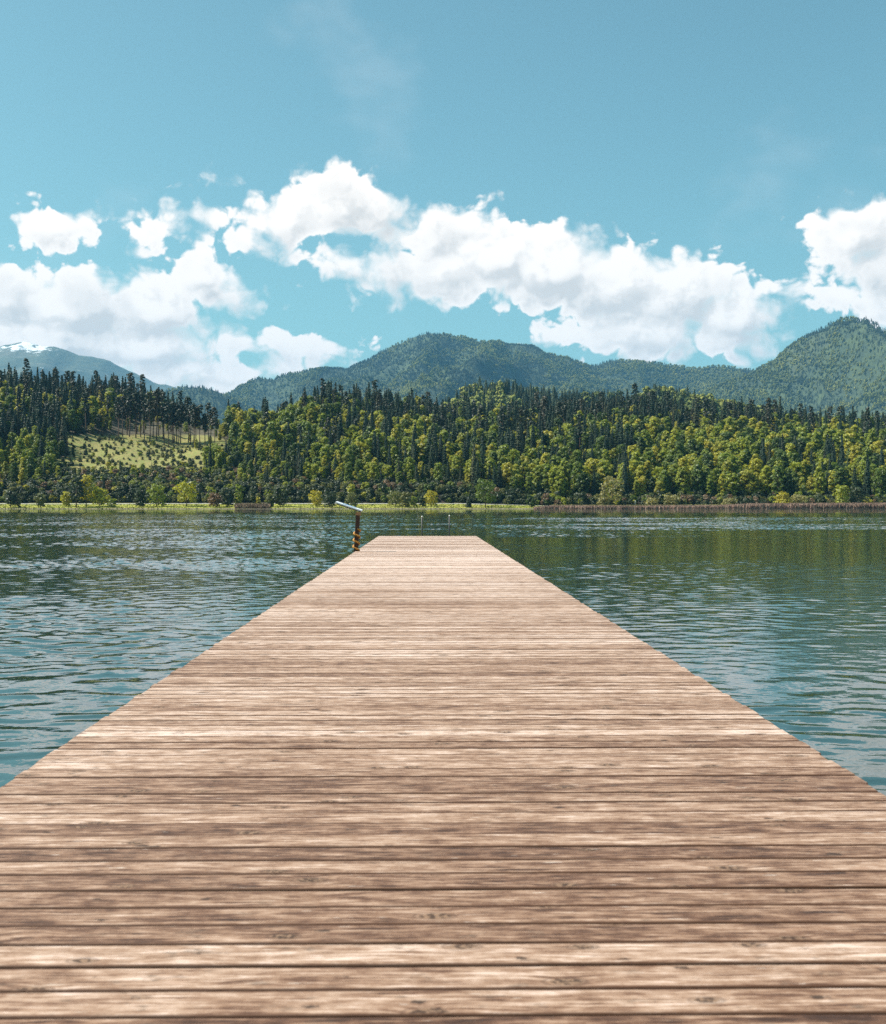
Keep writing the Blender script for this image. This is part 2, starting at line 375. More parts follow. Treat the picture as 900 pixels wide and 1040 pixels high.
# ================================================================== PIER
def build_pier():
    pier = empty('pier', (0, 0, 0))
    tag(pier, 'long weathered wooden plank pier running straight out over the green lake', 'pier')
    vs = []; fs = []; att = []; vv = []
    y = -3.2; HW = 1.70
    pend = 41.85
    k = 0
    lowf = .5
    while y < pend:
        w = .1345 + random.uniform(-.0022, .0022)
        gap = .0070 + random.uniform(-.002, .002)
        if y + w > pend: break
        zj = DECK + random.uniform(-.0018, .0012)
        tilt = random.uniform(-.0022, .0022)
        yaw = random.uniform(-.0012, .0012)
        dx0, dx1 = random.uniform(-.009, .009), random.uniform(-.009, .009)
        lowf = lowf*.55 + .45*random.random()
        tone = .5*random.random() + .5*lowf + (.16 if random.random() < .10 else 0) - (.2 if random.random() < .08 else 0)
        tone += -.15 + .60*min(1, max(0, (y-2.8)/18))  # boards paler with distance: grazing brightness painted into their tone
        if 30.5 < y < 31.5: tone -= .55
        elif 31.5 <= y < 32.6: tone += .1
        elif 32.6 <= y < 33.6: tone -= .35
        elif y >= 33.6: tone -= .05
        r1, r2 = random.random(), random.random()
        ht = .028
        prof = [(0, -ht), (0, -.0045), (.0016, -.0013), (.005, 0), (w/2, .0006), (w-.005, 0), (w-.0016, -.0013), (w, -.0045), (w, -ht)]
        n = len(prof); NX = 7; base = len(vs)
        wav = [random.uniform(-.0009, .0009) for _ in range(NX)]
        for i in range(NX):
            s = i/(NX-1); x = (-HW+dx0)*(1-s) + (HW+dx1)*s
            for (a, h) in prof:
                vs.append((x, y + a + yaw*x + wav[i], zj + h + tilt*(a/w-.5) + (wav[(i+3) % NX] if 0 < i < NX-1 else 0)))
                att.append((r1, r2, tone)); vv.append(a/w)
        for i in range(NX-1):
            for j in range(n-1): fs.append((base+i*n+j, base+i*n+j+1, base+(i+1)*n+j+1, base+(i+1)*n+j))
            fs.append((base+i*n+n-1, base+i*n, base+(i+1)*n, base+(i+1)*n+n-1))
        fs.append(tuple(base+j for j in range(n))[::-1]); fs.append(tuple(base+(NX-1)*n+j for j in range(n)))
        y += w + gap; k += 1
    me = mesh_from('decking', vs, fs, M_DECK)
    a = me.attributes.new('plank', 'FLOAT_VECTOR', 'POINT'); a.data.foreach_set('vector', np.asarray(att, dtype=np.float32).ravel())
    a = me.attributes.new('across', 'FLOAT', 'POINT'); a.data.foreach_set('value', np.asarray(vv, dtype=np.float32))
    link('decking', me, pier)
    for x in (-1.62, 1.62):
        b = MB(); b.box((x, 19.3, DECK-.028-.09-.001), (.08, 44.9, .18), bev=.006); b.build('side_beam', M_BEAM, pier)
    for x in (-.55, .55):
        b = MB(); b.box((x, 19.3, DECK-.028-.08-.001), (.07, 44.8, .16), bev=.006); b.build('joist', M_BEAM, pier)
    b = MB(); b.box((0, 41.9, DECK-.11), (3.36, .045, .17), bev=.005); b.build('end_board', M_BEAM, pier)
    for yy in np.arange(1.0, 42, 4.05):
        b = MB(); b.box((0, yy, DECK-.29), (3.2, .14, .14), bev=.006); b.build('crossbeam', M_BEAM, pier)
        for x in (-1.45, 1.45):
            b = MB(); b.tube([(x, yy+.16, -1.6), (x, yy+.16, DECK-.2)], [.09, .085], 12); b.build('piling', M_BEAM, pier, smooth=True)
build_pier()

def build_post():
    root = empty('mooring_post', at(360.4, 563, 28.2).xyz * 1.0)
    root.location.z = 0
    tag(root, 'dark wooden post with yellow rope and tilted white board beside the pier', 'post')
    lean = .058
    M = Matrix.Rotation(lean, 3, 'Y')
    Zt = at(361, 520.3, 28.2).z
    b = MB()
    b.box(M @ Vector((0, 0, (Zt-1.4)/2)), (.098, .098, Zt+1.4), M, .008); b.build('shaft', M_POST, root)
    b = MB(); b.box(M @ Vector((0, 0, Zt-.03)), (.112, .112, .075), M, .008); b.build('post_cap', M_POSTTOP, root)
    # rope: three-strand helix round the shaft
    b = MB(); z0 = .50; z1 = at(361, 537, 28.2).z
    n = 160; turns = 3.4
    for st in range(3):
        pts = []
        for i in range(n+1):
            s = i/n; a = -2*math.pi*turns*s + 1.2; z = z0 + (z1-z0)*s
            rr = .073
            tw = a*7 + st*2.094
            c_, s_ = math.cos(a), math.sin(a)
            # square-ish path so that the rope hugs the squared timber
            k = 1/max(abs(c_), abs(s_)); k = min(k, 1.25)
            pts.append(M @ Vector(((rr*k*.93 + .013*math.cos(tw))*c_, (rr*k*.93 + .013*math.cos(tw))*s_, z + .015*math.sin(tw))))
        b.tube(pts, .0115, 6)
    b.build('rope', M_YELLOW, root, smooth=True)
    # board on top
    A = at(341.6, 509.9, 28.2); B = at(368.0, 518.6, 28.2)
    mid = (A+B)/2 - Vector((root.location.x, root.location.y, 0)); L = (B-A).length
    ang = math.atan2(A.z-B.z, B.x-A.x)
    Mp = Matrix.Rotation(ang, 3, 'Y') @ Matrix.Rotation(R(4), 3, 'X')
    b = MB(); b.box(mid, (L, .26, .032), Mp, .006); pn = b.build('board', M_PANEL, root)
    b = MB(); b.box(mid + Mp @ Vector((0, 0, .021)), (L*.5, .07, .008), Mp, .002)
    b.build('blue_sheet', simple('blue_sheet', (.18,.42,.75), .3, 0, .1, 10), pn)
    b = MB(); b.box(mid + Mp @ Vector((0, 0, -.03)), (L*.96, .05, .03), Mp, .004); b.build('batten', M_POST, pn)
build_post()

def build_ladder():
    root = empty('swimming_ladder', (at(442.3, 544, 42.05).x, 42.02, DECK))
    tag(root, 'dark metal swimming ladder with white-capped rails at the far end of the pier', 'ladder')
    xs = (at(428.6, 540, 42.05).x - root.location.x, at(456.4, 540, 42.05).x - root.location.x)
    tops = (at(428.6, 525.0, 42.05).z - DECK, at(456.4, 524.2, 42.05).z - DECK)
    for x, zt in zip(xs, tops):
        b = MB(); b.tube([(x, 0, -1.5), (x, 0, 0), (x+.004, 0, zt)], .023, 10); r = b.build('rail', M_STEEL, root, smooth=True)
        b = MB(); b.sphere((x+.004, 0, zt+.012), .026); b.build('cap', M_WHITECAP, r, smooth=True)
        b = MB(); b.box((x, -.035, -.09), (.07, .05, .09), bev=.004); b.build('bracket', M_STEEL, root)
    for z in (-.35, -.65, -.95, -1.25):
        b = MB(); b.tube([(xs[0], 0, z), (xs[1], 0, z)], .016, 8); b.build('rung', M_STEEL, root, smooth=True)
build_ladder()

# ================================================================== WATER
def build_water():
    m, t, b = material('lake_water')
    p = geopos(t); X, Y, Z = t.sep(p)[:3]
    b.inputs['Base Color'].default_value = (.014, .034, .022, 1)
    b.inputs['Roughness'].default_value = .03; b.inputs['IOR'].default_value = 1.72
    geo = t.node('ShaderNodeAttribute', attribute_name='waves').outputs['Fac']
    inv = t.m('SUBTRACT', 1., geo)
    n1 = t.noise(p, 2.1, 3., .5, .35)
    n3 = t.noise(p, 5.5, 2., .5, .0)
    far = t.m('MULTIPLY', inv, .008)
    h = t.m('ADD', t.m('MULTIPLY', n1, far), t.m('MULTIPLY', n3, t.m('MULTIPLY_ADD', geo, .0042, .0004)))
    t.put(b.inputs['Normal'], t.bump(h, 1., 1.))
    # real ripples: a sum of short wind waves with drifting crests, modulated by gusts
    Ys = [2.0]
    while Ys[-1] < 262: Ys.append(Ys[-1] + min(.15, max(.045, Ys[-1]*.004)))
    Ys = np.array(Ys); NC = 860
    tt = np.linspace(-1, 1, NC); tt = .75*tt + .25*tt**3
    XX = tt[None, :]*(Ys[:, None]*.60 + 7.0); YY = np.repeat(Ys[:, None], NC, 1)
    fade = np.clip((1-np.abs(tt))*12, 0, 1)[None, :]*np.clip((Ys-2)/1.0, 0, 1)[:, None]*np.clip((262-Ys)/40, 0, 1)[:, None]
    left = 1/(1+np.exp((XX-0)/2.0))
    wind = fbm(XX*.016+4, YY*.045+2, 3)
    cat = fbm(XX*.16+9, YY*.22+1, 3)
    gust = np.clip((YY-75)/30, 0, 1)*np.clip((165-YY)/25, 0, 1)*np.clip((XX+6)/20, 0, 1)
    amp = .88*left + (1-left)*(.34 + .62*np.clip((wind-.40)/.25, 0, 1))
    amp = amp + .55*gust*(1-left)
    amp = amp*(.5 + 1.0*np.clip((cat-.3)/.4, 0, 1))
    amp = amp*(.8+.2*np.clip((YY-14)/16, 0, 1))*(1-.86*np.clip((YY-165)/70, 0, 1))*(.55+.45*np.clip((YY-3)/16, 0, 1))*fade
    H = np.zeros_like(XX); DX = np.zeros_like(XX); DY = np.zeros_like(XX)
    r = np.random.default_rng(5)
    wx = XX + .38*(fbm(XX*.5, YY*.5, 2)-.5)*2; wy = YY + .38*(fbm(XX*.5+50, YY*.5+20, 2)-.5)*2
    NW = 34
    for k in range(NW):
        lam = .17*(.82/.17)**((k+.5)/NW); kk = 2*math.pi/lam
        th = r.normal(-1.35, .72)                       # running mostly toward the pier end
        sl = .030*(1.0 if .28 < lam < .65 else .6)     # slope of this component
        a = sl/kk; ph = r.uniform(0, 6.283)
        q = kk*(math.cos(th)*wx + math.sin(th)*wy) + ph
        # groups of waves come and go
        env = .5 + vnoise(XX/(lam*5)+k*7.7, YY/(lam*5)+k*3.1)
        c_, s_ = np.cos(q), np.sin(q)
        H += a*env*s_; DX += a*env*c_*math.cos(th); DY += a*env*c_*math.sin(th)
    H *= amp*WAVE; XX = XX + DX*amp*WAVE*.8; YY = YY + DY*amp*WAVE*.8
    nr = len(Ys)
    V = np.stack([XX, YY, H], -1).reshape(-1, 3)
    I, J = np.meshgrid(np.arange(NC-1), np.arange(nr-1)); a = (J*NC+I).ravel()
    Fq = np.stack([a, a+1, a+NC+1, a+NC], -1)
    w0, w1 = 2*.60+7.0, Ys[-1]*.60+7.0; y1 = float(Ys[-1]); n0 = len(V)
    ext = [(-2600,-300,0),(2600,-300,0),(2600,2.0,0),(w0,2.0,0),(-w0,2.0,0),(-2600,2.0,0),(2600,y1,0),(w1,y1,0),(-w1,y1,0),(-2600,y1,0),(2600,430,0),(-2600,430,0)]
    E = lambda *q: [n0+z for z in q]
    # quads only: sides of the fan, behind the camera, beyond the ripples
    Fe = np.array([E(0,1,2,5), E(3,2,6,7), E(5,4,8,9), E(9,6,10,11)])
    V = np.concatenate([V, np.array(ext, float)]); Fq = np.concatenate([Fq, Fe])
    me = mesh_from('lake', V, Fq, m, smooth=True)
    at_ = me.attributes.new('waves', 'FLOAT', 'POINT')
    at_.data.foreach_set('value', np.concatenate([(fade + 0*XX).ravel(), np.zeros(len(ext))]).astype(np.float32))
    tag(link('water', me), kind='structure')
WAVE = .80
build_water()

# ================================================================== NEAR HILLSIDE
SKY1 = np.array([(-400,372),(-60,372),(0,374),(30,375),(60,374),(80,381),(113,381),(143,384),(167,396),(200,400),(217,408),(247,406),(280,410),(300,412),(313,398),(333,394),
  (360,397),(400,398),(433,401),(447,411),(500,409),(560,408),(600,408),(633,400),(667,406),(733,411),(800,410),(833,412),(900,422),(1000,428),(1400,432)], float)
RD = 700.0
def ridge_z(X):
    px = VX + X/RD*F
    return CAM.z + (HY - (np.interp(px, SKY1[:,0], SKY1[:,1]) + 29))*RD/F
def ground(X, Y):
    X = np.asarray(X, float); Y = np.asarray(Y, float)
    px = VX + X/np.maximum(Y, 50)*F
    rt = np.clip((px-470)/90, 0, 1)                      # 0 left (embankment) .. 1 right (reedy bank)
    sh = 420 + 3*(vnoise(X/23+7, 0*X+3)-.5) - 2.5*rt
    zb = 6.3*(1-rt) + 2.4*rt
    zl = np.where(Y < sh, -(sh-Y)*.12, np.clip((Y-sh)/30, 0, 1)*(1.9*(1-rt)+1.0*rt))
    s = np.clip((Y-451)/7, 0, 1); s = s*s*(3-2*s)
    top = 1.9*(1-rt)+1.0*rt
    zl = zl + s*(zb-top)
    tt = np.clip((Y-458)/(RD-458), 0, 1)
    zr = ridge_z(X)
    g = tt + .10*np.sin(math.pi*tt)
    z = zl + (zr-zb)*g
    z = z + (fbm(X/60, Y/60, 4)-.5)*9*np.clip((Y-460)/80, 0, 1)*np.clip((760-Y)/60, .2, 1)
    z = z - np.clip(Y-RD, 0, 400)*.10
    return np.maximum(z, -1.8)
def in_clearing(px, py):
    x0 = 64 + 9*np.sin(py/4.0); x1 = np.interp(py, [440, 452, 466, 482], [212, 250, 232, 200]) + 7*np.sin(py/2.3)
    return (py > 442) & (py < 481) & (px > x0) & (px < x1)

def grid(name, xs, ys, zf, mat, kind='structure'):
    XX, YY = np.meshgrid(xs, ys); ZZ = zf(XX, YY)
    v = np.stack([XX, YY, ZZ], -1).reshape(-1, 3); nx, ny = len(xs), len(ys)
    i = np.arange(nx-1); j = np.arange(ny-1); I, J = np.meshgrid(i, j)
    a = (J*nx+I).ravel(); f = np.stack([a, a+1, a+nx+1, a+nx], -1)
    o = link(name, mesh_from(name, v, f, mat, smooth=True)); tag(o, kind=kind); return o

def hillside_mat():
    m, t, b = material('hillside_ground')
    p = geopos(t); X, Y, Z = t.sep(p)[:3]
    n = t.noise(p, .35, 6, .65); n2 = t.noise(p, .05, 4, .6); n3 = t.noise(p, 1.2, 4, .6)
    meadow = t.mix(t.ss(n, .35, .65), (.22,.25,.025), (.36,.34,.045))
    forest = t.mix(t.ss(n, .3, .7), (.055,.045,.025), (.10,.085,.045))
    clear = t.mix(t.ss(n3, .36, .60), (.14,.14,.03), (.30,.24,.08))
    clear = t.mix(t.ss(n, .45, .62, 0, .8), clear, (.19,.23,.045))
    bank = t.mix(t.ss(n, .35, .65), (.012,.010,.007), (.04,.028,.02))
    shore = t.mix(t.ss(n3, .4, .6), (.10,.075,.045), (.2,.17,.12))
    a = t.node('ShaderNodeAttribute', attribute_name='clearing').outputs['Fac']
    c = t.mix(t.m('MULTIPLY', a, t.ss(n2, .2, .4, .6, 1)), forest, clear)
    c = t.mix(t.ss(Y, 452.5, 451.), c, meadow)
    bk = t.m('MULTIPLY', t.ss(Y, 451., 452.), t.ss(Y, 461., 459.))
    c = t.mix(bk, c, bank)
    c = t.mix(t.ss(Z, .45, .15), c, shore)
    t.put(b.inputs['Base Color'], c); b.inputs['Roughness'].default_value = .95
    t.put(b.inputs['Normal'], t.bump(n3, .8, .5))
    return m
M_HILL = hillside_mat()
hill = grid('hillside', np.arange(-620, 760, 3.0), np.concatenate([np.arange(400, 470, 1.5), np.arange(470, 960, 4.0)]), ground, M_HILL)
hv = np.empty(len(hill.data.vertices)*3); hill.data.vertices.foreach_get('co', hv); hv = hv.reshape(-1, 3)
cl = in_clearing(pxof(hv[:,0], hv[:,1]), pyof(hv[:,2], hv[:,1])).astype(np.float32)
ca = hill.data.attributes.new('clearing', 'FLOAT', 'POINT'); ca.data.foreach_set('value', cl)

# gravel path along the bank
def build_path():
    xs = np.arange(-330, 60, 4.0); vs = []; fs = []
    for i, x in enumerate(xs):
        for k, y in enumerate((446.2, 449.4)):
            vs.append((x, y, float(ground(x, y))+.10))
    for i in range(len(xs)-1): fs.append((2*i, 2*i+2, 2*i+3, 2*i+1))
    tag(link('path', mesh_from('path', vs, fs, simple('pale_gravel', (.42,.40,.37), .95, 0, .2, 2))), kind='structure')
build_path()

# ================================================================== TREE MESHES
def quads(cen, nrm, size, asp=1.0, jit=.25):
    """leaf clumps: one bent quad per centre"""
    n = len(cen); nrm = nrm/np.linalg.norm(nrm, axis=1, keepdims=True)
    r = rng.normal(size=(n, 3)); a = np.cross(nrm, r); a /= np.linalg.norm(a, axis=1, keepdims=True)
    b = np.cross(nrm, a); s = (size if np.ndim(size) else np.full(n, size))[:, None]
    P = []
    for (u, v) in ((-1,-.35),(.25,-1),(1,.35),(-.25,1)):
        ju = 1+rng.uniform(-jit, jit, (n,1)); jv = 1+rng.uniform(-jit, jit, (n,1))
        P.append(cen + a*u*ju*s*.5*asp + b*v*jv*s*.5 + nrm*rng.uniform(-.12, .12, (n,1))*s)
    V = np.stack(P, 1).reshape(-1, 3); Fc = np.arange(n*4).reshape(-1, 4)
    return V, Fc
def rdir(n):
    d = rng.normal(size=(n, 3)); return d/np.linalg.norm(d, axis=1, keepdims=True)
def broad_crown(h, w, low, ncl, nper, leaf, seed):
    """h total height, w crown width, low = crown base height fraction"""
    cs = []; ns = []
    for i in range(ncl):
        s = (i+.5)/ncl; zz = low + (1-low)*(.06 + .86*s)
        prof = math.sin(math.pi*min(1, max(.0, (zz-low)/(1-low)*.86+.12)))**.65
        a = i*2.39996 + rng.uniform(-.5, .5); rad = prof*w*.5*rng.uniform(.35, .78)
        c = np.array([rad*math.cos(a), rad*math.sin(a), zz*h])
        cr = w*rng.uniform(.13, .24)
        d = rdir(nper); d[:, 2] = np.where(d[:, 2] < -.3, d[:, 2]*-.5, d[:, 2]); d /= np.linalg.norm(d, axis=1, keepdims=True)
        rr = cr*rng.uniform(.62, 1.12, (nper, 1))
        cs.append(c + d*rr*np.array([1, 1, .82])); ns.append(d + rng.normal(size=(nper, 3))*.45 + np.array([0, 0, .25]))
    cen = np.concatenate(cs); nr = np.concatenate(ns)
    return quads(cen, nr, leaf*rng.uniform(.6, 1.3, len(cen)), 1.25)
def spruce_crown(h, w, low, lev, leaf, droop=.35):
    V = []; Fc = []; b = 0
    for i in range(lev):
        s = i/(lev-1); z = h*(low + (1-low)*s**.92); R0 = w*.5*(1-s)**.72*min(1, .55+s*3) + .10
        nb = max(4, int(9*(1-s)+4))
        for k in range(nb):
            a = 2*math.pi*(k+rng.random()*.7)/nb + i; L = R0*rng.uniform(.72, 1.12)
            dx, dy = math.cos(a), math.sin(a); px, py = -dy, dx; wd = max(.22, L*.36)
            d1 = -L*droop*rng.uniform(.6, 1.2)
            pts = [(0,0,z+.25), (dx*L*.55+px*wd, dy*L*.55+py*wd, z+d1*.45-.12), (dx*L, dy*L, z+d1), (dx*L*.55-px*wd, dy*L*.55-py*wd, z+d1*.45-.12)]
            V += pts; Fc.append((b, b+1, b+2, b+3)); b += 4
            # hanging twigs
            for q in (.45, .8):
                c = (dx*L*q + px*wd*rng.uniform(-.5,.5), dy*L*q + py*wd*rng.uniform(-.5,.5), z+d1*q)
                hh = leaf*rng.uniform(.6, 1.1)
                V += [(c[0]-px*hh*.5, c[1]-py*hh*.5, c[2]), (c[0]+px*hh*.5, c[1]+py*hh*.5, c[2]), (c[0]+px*hh*.3+dx*.1, c[1]+py*hh*.3+dy*.1, c[2]-hh), (c[0]-px*hh*.3, c[1]-py*hh*.3, c[2]-hh*.8)]
                Fc.append((b, b+1, b+2, b+3)); b += 4
    V += [(-.12, 0, h*.96), (.12, 0, h*.96), (0, .1, h*1.02), (0, -.1, h*.97)]; Fc.append((b, b+1, b+2, b+3))
    return np.array(V), np.array(Fc)
def trunk_mesh(h, r, top, mat, limbs=4, lean=.02):
    b = MB(); pts = [(lean*h*math.sin(i*1.3)*.3, lean*h*math.cos(i)*.3, -.6+(h*top+.6)*i/5) for i in range(6)]
    b.tube(pts, [r*1.25, r, r*.85, r*.68, r*.5, r*.25], 7)
    for k in range(limbs):
        a = k*2.4; z = h*top*(.45+.12*k % .45)
        b.tube([(0,0,z), (math.cos(a)*h*.09, math.sin(a)*h*.09, z+h*.09), (math.cos(a)*h*.15, math.sin(a)*h*.15, z+h*.2)], [r*.45, r*.3, r*.12], 5)
    return b.mesh('trunk', mat, True)
def kind_variants(kind, n):
    out = []
    for i in range(n):
        if kind == 'broad':
            h = 13*rng.uniform(.88, 1.12); w = h*rng.uniform(.40, .60)
            V, Fc = broad_crown(h, w, .10, 26, 80, .55, i); out.append((mesh_from('broadleaf_crown', V, Fc, M_BROAD), trunk_mesh(h, .22, .75, M_BARK)))
        elif kind == 'spruce':
            h = 16*rng.uniform(.85, 1.12); V, Fc = spruce_crown(h, h*rng.uniform(.26, .40), .07, 20, .8)
            out.append((mesh_from('spruce_crown', V, Fc, M_SPRUCE), trunk_mesh(h, .2, .93, M_BARK, 0, 0)))
        elif kind == 'pine':
            h = 22*rng.uniform(.9, 1.1); V, Fc = broad_crown(h, h*rng.uniform(.17, .24), .46, 18, 48, .62, i)
            out.append((mesh_from('pine_crown', V, Fc, M_PINE), trunk_mesh(h, .24, .9, M_PINEBARK, 3, .03)))
        elif kind == 'shrub':
            V, Fc = broad_crown(3.2, 3.6, .02, 16, 46, .36, i)
            out.append((V, Fc))
    return out
BR = kind_variants('broad', 7); SP = kind_variants('spruce', 6); PI = kind_variants('pine', 5); SHV = kind_variants('shrub', 5)

def make_tree(name, mesh_pair, loc, s, rz, label, cat, group, sz=1.0):
    root = empty(name, loc, rz); root.scale = (s, s, s*sz)
    tag(root, label, cat, group)
    for nm, me in (('crown', mesh_pair[0]), ('trunk', mesh_pair[1])):
        o = bpy.data.objects.new(nm, me); col.objects.link(o); o.parent = root
    return root

# ---------------- stuff scatter by geometry nodes
def scatter(name, pts, scl, rot, idx, sources):
    c = bpy.data.collections.new(name + '_sources')
    for i, (ms) in enumerate(sources):
        # one joined source mesh: crown + trunk
        verts = []; faces = []; midx = []; mats = []; b = 0
        for me in ms:
            nv = len(me.vertices); co = np.empty(nv*3, dtype=np.float32); me.vertices.foreach_get('co', co)
            verts.append(co.reshape(-1, 3))
            for p in me.polygons: faces.append(tuple(b+v for v in p.vertices)); midx.append(len(mats))
            mats.append(me.materials[0]); b += nv
        mm = mesh_from('src', np.concatenate(verts), faces, mats, midx)
        o = bpy.data.objects.new('%s_source_%02d' % (name, i), mm); c.objects.link(o)
    me = bpy.data.meshes.new(name); n = len(pts)
    me.vertices.add(n); me.vertices.foreach_set('co', np.asarray(pts, dtype=np.float32).ravel())
    a = me.attributes.new('scl', 'FLOAT_VECTOR', 'POINT'); a.data.foreach_set('vector', np.asarray(scl, dtype=np.float32).ravel())
    a = me.attributes.new('rot', 'FLOAT', 'POINT'); a.data.foreach_set('value', np.asarray(rot, dtype=np.float32))
    a = me.attributes.new('pick', 'INT', 'POINT'); a.data.foreach_set('value', np.asarray(idx, dtype=np.int32))
    o = link(name, me)
    g = bpy.data.node_groups.new(name + '_gn', 'GeometryNodeTree')
    g.interface.new_socket('Geometry', in_out='INPUT', socket_type='NodeSocketGeometry')
    g.interface.new_socket('Geometry', in_out='OUTPUT', socket_type='NodeSocketGeometry')
    N = g.nodes; L = g.links
    gi = N.new('NodeGroupInput'); go = N.new('NodeGroupOutput'); ip = N.new('GeometryNodeInstanceOnPoints')
    ci = N.new('GeometryNodeCollectionInfo'); ci.inputs[0].default_value = c; ci.inputs[1].default_value = True; ci.inputs[2].default_value = True
    def na(nm, ty):
        q = N.new('GeometryNodeInputNamedAttribute'); q.data_type = ty; q.inputs[0].default_value = nm; return q.outputs[0]
    L.new(gi.outputs[0], ip.inputs['Points']); L.new(ci.outputs[0], ip.inputs['Instance']); ip.inputs['Pick Instance'].default_value = True
    L.new(na('pick', 'INT'), ip.inputs['Instance Index']); L.new(na('scl', 'FLOAT_VECTOR'), ip.inputs['Scale'])
    cx = N.new('ShaderNodeCombineXYZ'); L.new(na('rot', 'FLOAT'), cx.inputs[2]); L.new(cx.outputs[0], ip.inputs['Rotation'])
    L.new(ip.outputs[0], go.inputs[0])
    md = o.modifiers.new('scatter', 'NODES'); md.node_group = g
    tag(o, kind='stuff'); return o

# ================================================================== FOREST ON THE HILLSIDE
def conifer_prob(px, py):
    """share of dark conifers, from the photograph's own patches"""
    p = .25
    top = (np.interp(px, SKY1[:,0], SKY1[:,1]))
    rel = py - top
    p += np.where(rel < 26, .42, 0)
    p += np.where((px < 150) & (py < 452), .45, 0)
    p += np.where((px > 330) & (px < 620) & (rel < 60), .18, 0)
    p -= np.where((px > 640) & (rel > 34), .24, 0)
    p -= np.where((px > 215) & (px < 330), .22, 0)
    p += np.where((px > 600) & (px < 645) & (py > 455), .35, 0)
    return p
cells = []
Y = 462.0
while Y < 742:
    sp = 4.5 if Y < 600 else 5.2
    xl = at(-45, 0, Y).x; xr = at(945, 0, Y).x
    X = xl
    while X < xr:
        cells.append((X + rng.uniform(-.45, .45)*sp, Y + rng.uniform(-.45, .45)*sp)); X += sp
    Y += sp
cells = np.array(cells)
gz = ground(cells[:,0], cells[:,1]); PX = pxof(cells[:,0], cells[:,1]); PY = pyof(gz, cells[:,1])
clump = fbm(cells[:,0]/28, cells[:,1]/28, 3)
pc = conifer_prob(PX, PY - 10) + (clump-.5)*1.5
keep = ~in_clearing(PX, PY) | (rng.random(len(PX)) < .07)
# trees standing just below the clearing are kept low so the slope shows over them
belowclr = (PX > 62) & (PX < 232) & (PY >= 481)
standz = (PX > 105) & (PX < 232) & (PY > 430) & (PY <= 446)          # open pine stand: few other trees
keep &= ~(standz & (rng.random(len(PX)) < .62))
keep &= ~((PX < 480) & (cells[:,1] < 466))
cells = cells[keep]; gz = gz[keep]; PX = PX[keep]; PY = PY[keep]; pc = pc[keep]; belowclr = belowclr[keep]
u = rng.random(len(cells))
kind = np.where(u < pc, 1, 0)                                       # 1 conifer, 0 broadleaf
size = np.where(kind == 1, rng.uniform(.50, 1.15, len(cells)), rng.uniform(.45, 1.05, len(cells)))
low = np.clip((cells[:,1]-462)/45, 0, 1)
size = size*(.62 + .38*low*(PX < 480) + .38*(PX >= 480))
size = np.where(belowclr, size*.42, size)
size = np.where((PX > 60) & (PX < 300) & (PY > 466) & ~belowclr, size*.72, size)
size = np.where((PX > 105) & (PX < 232) & (PY > 430) & (PY <= 446), size*.48, size)
kind = np.where((PX > 105) & (PX < 232) & (PY > 430) & (PY <= 446), 0, kind)
size = np.where(in_clearing(PX, PY), size*.42, size)
kind = np.where(belowclr & (rng.random(len(cells)) < .7), 0, kind)
rot = rng.uniform(0, 6.28, len(cells))
order = np.argsort(cells[:,1])
inview = (PX > -8) & (PX < 908)
ind = {0: [], 1: []}; rest = []
for i in order:
    if inview[i] and not belowclr[i] and len(ind[kind[i]]) < (285 if kind[i] == 0 else 260): ind[kind[i]].append(i)
    else: rest.append(i)
def region(px):
    return ('left of the clearing' if px < 72 else 'below and beside the grassy clearing' if px < 240 else 'behind the far end of the pier' if px < 540 else 'above the brown reeds on the right')
for k in (0, 1):
    for i in ind[k]:
        r = region(PX[i])
        if k == 0:
            make_tree('broadleaf_tree', BR[rng.integers(len(BR))], (cells[i,0], cells[i,1], gz[i]-.2), size[i], rot[i],
                      'bright yellow-green broadleaf tree in the lower forest ' + r, 'tree', 'broadleaf trees in the lower forest ' + r, rng.uniform(.9, 1.15))
        else:
            make_tree('spruce_tree', SP[rng.integers(len(SP))], (cells[i,0], cells[i,1], gz[i]-.2), size[i], rot[i],
                      'dark pointed spruce in the lower forest ' + r, 'tree', 'spruces in the lower forest ' + r, rng.uniform(.9, 1.15))
ri = np.array(rest)
src = [b for b in BR] + [s for s in SP] + [p for p in PI]
pick = np.where(kind[ri] == 0, rng.integers(0, 7, len(ri)), 7 + rng.integers(0, 6, len(ri)))
ispine = (kind[ri] == 1) & (rng.random(len(ri)) < .22)
pick = np.where(ispine, 13 + rng.integers(0, 5, len(ri)), pick)
sz = size[ri]*np.where(ispine, .85, 1)
scatter('forest', np.stack([cells[ri,0], cells[ri,1], gz[ri]-.2], -1), np.stack([sz, sz, sz*rng.uniform(.9, 1.15, len(ri))], -1), rot[ri], pick, src)

# open stand of tall bare-trunked pines above the clearing
for j in range(34):
    px = 118 + 104*(j+.5)/34 + random.uniform(-2.5, 2.5)
    Yp = random.uniform(586, 612); X = at(px, 0, Yp).x
    hpx = np.interp(px, [118, 150, 180, 200, 222], [50, 50, 46, 42, 36])*random.uniform(.85, 1.08)
    g0 = float(ground(X, Yp))
    s = hpx*Yp/F/22
    side = 'above the left half' if px < 168 else 'above the right half'
    make_tree('pine_tree', PI[j % 5], (X, Yp, g0-.2), s, random.uniform(0, 6.28),
              'tall pine with bare trunk in the open stand ' + side + ' of the clearing', 'tree', 'tall pines in the stand ' + side + ' of the clearing')

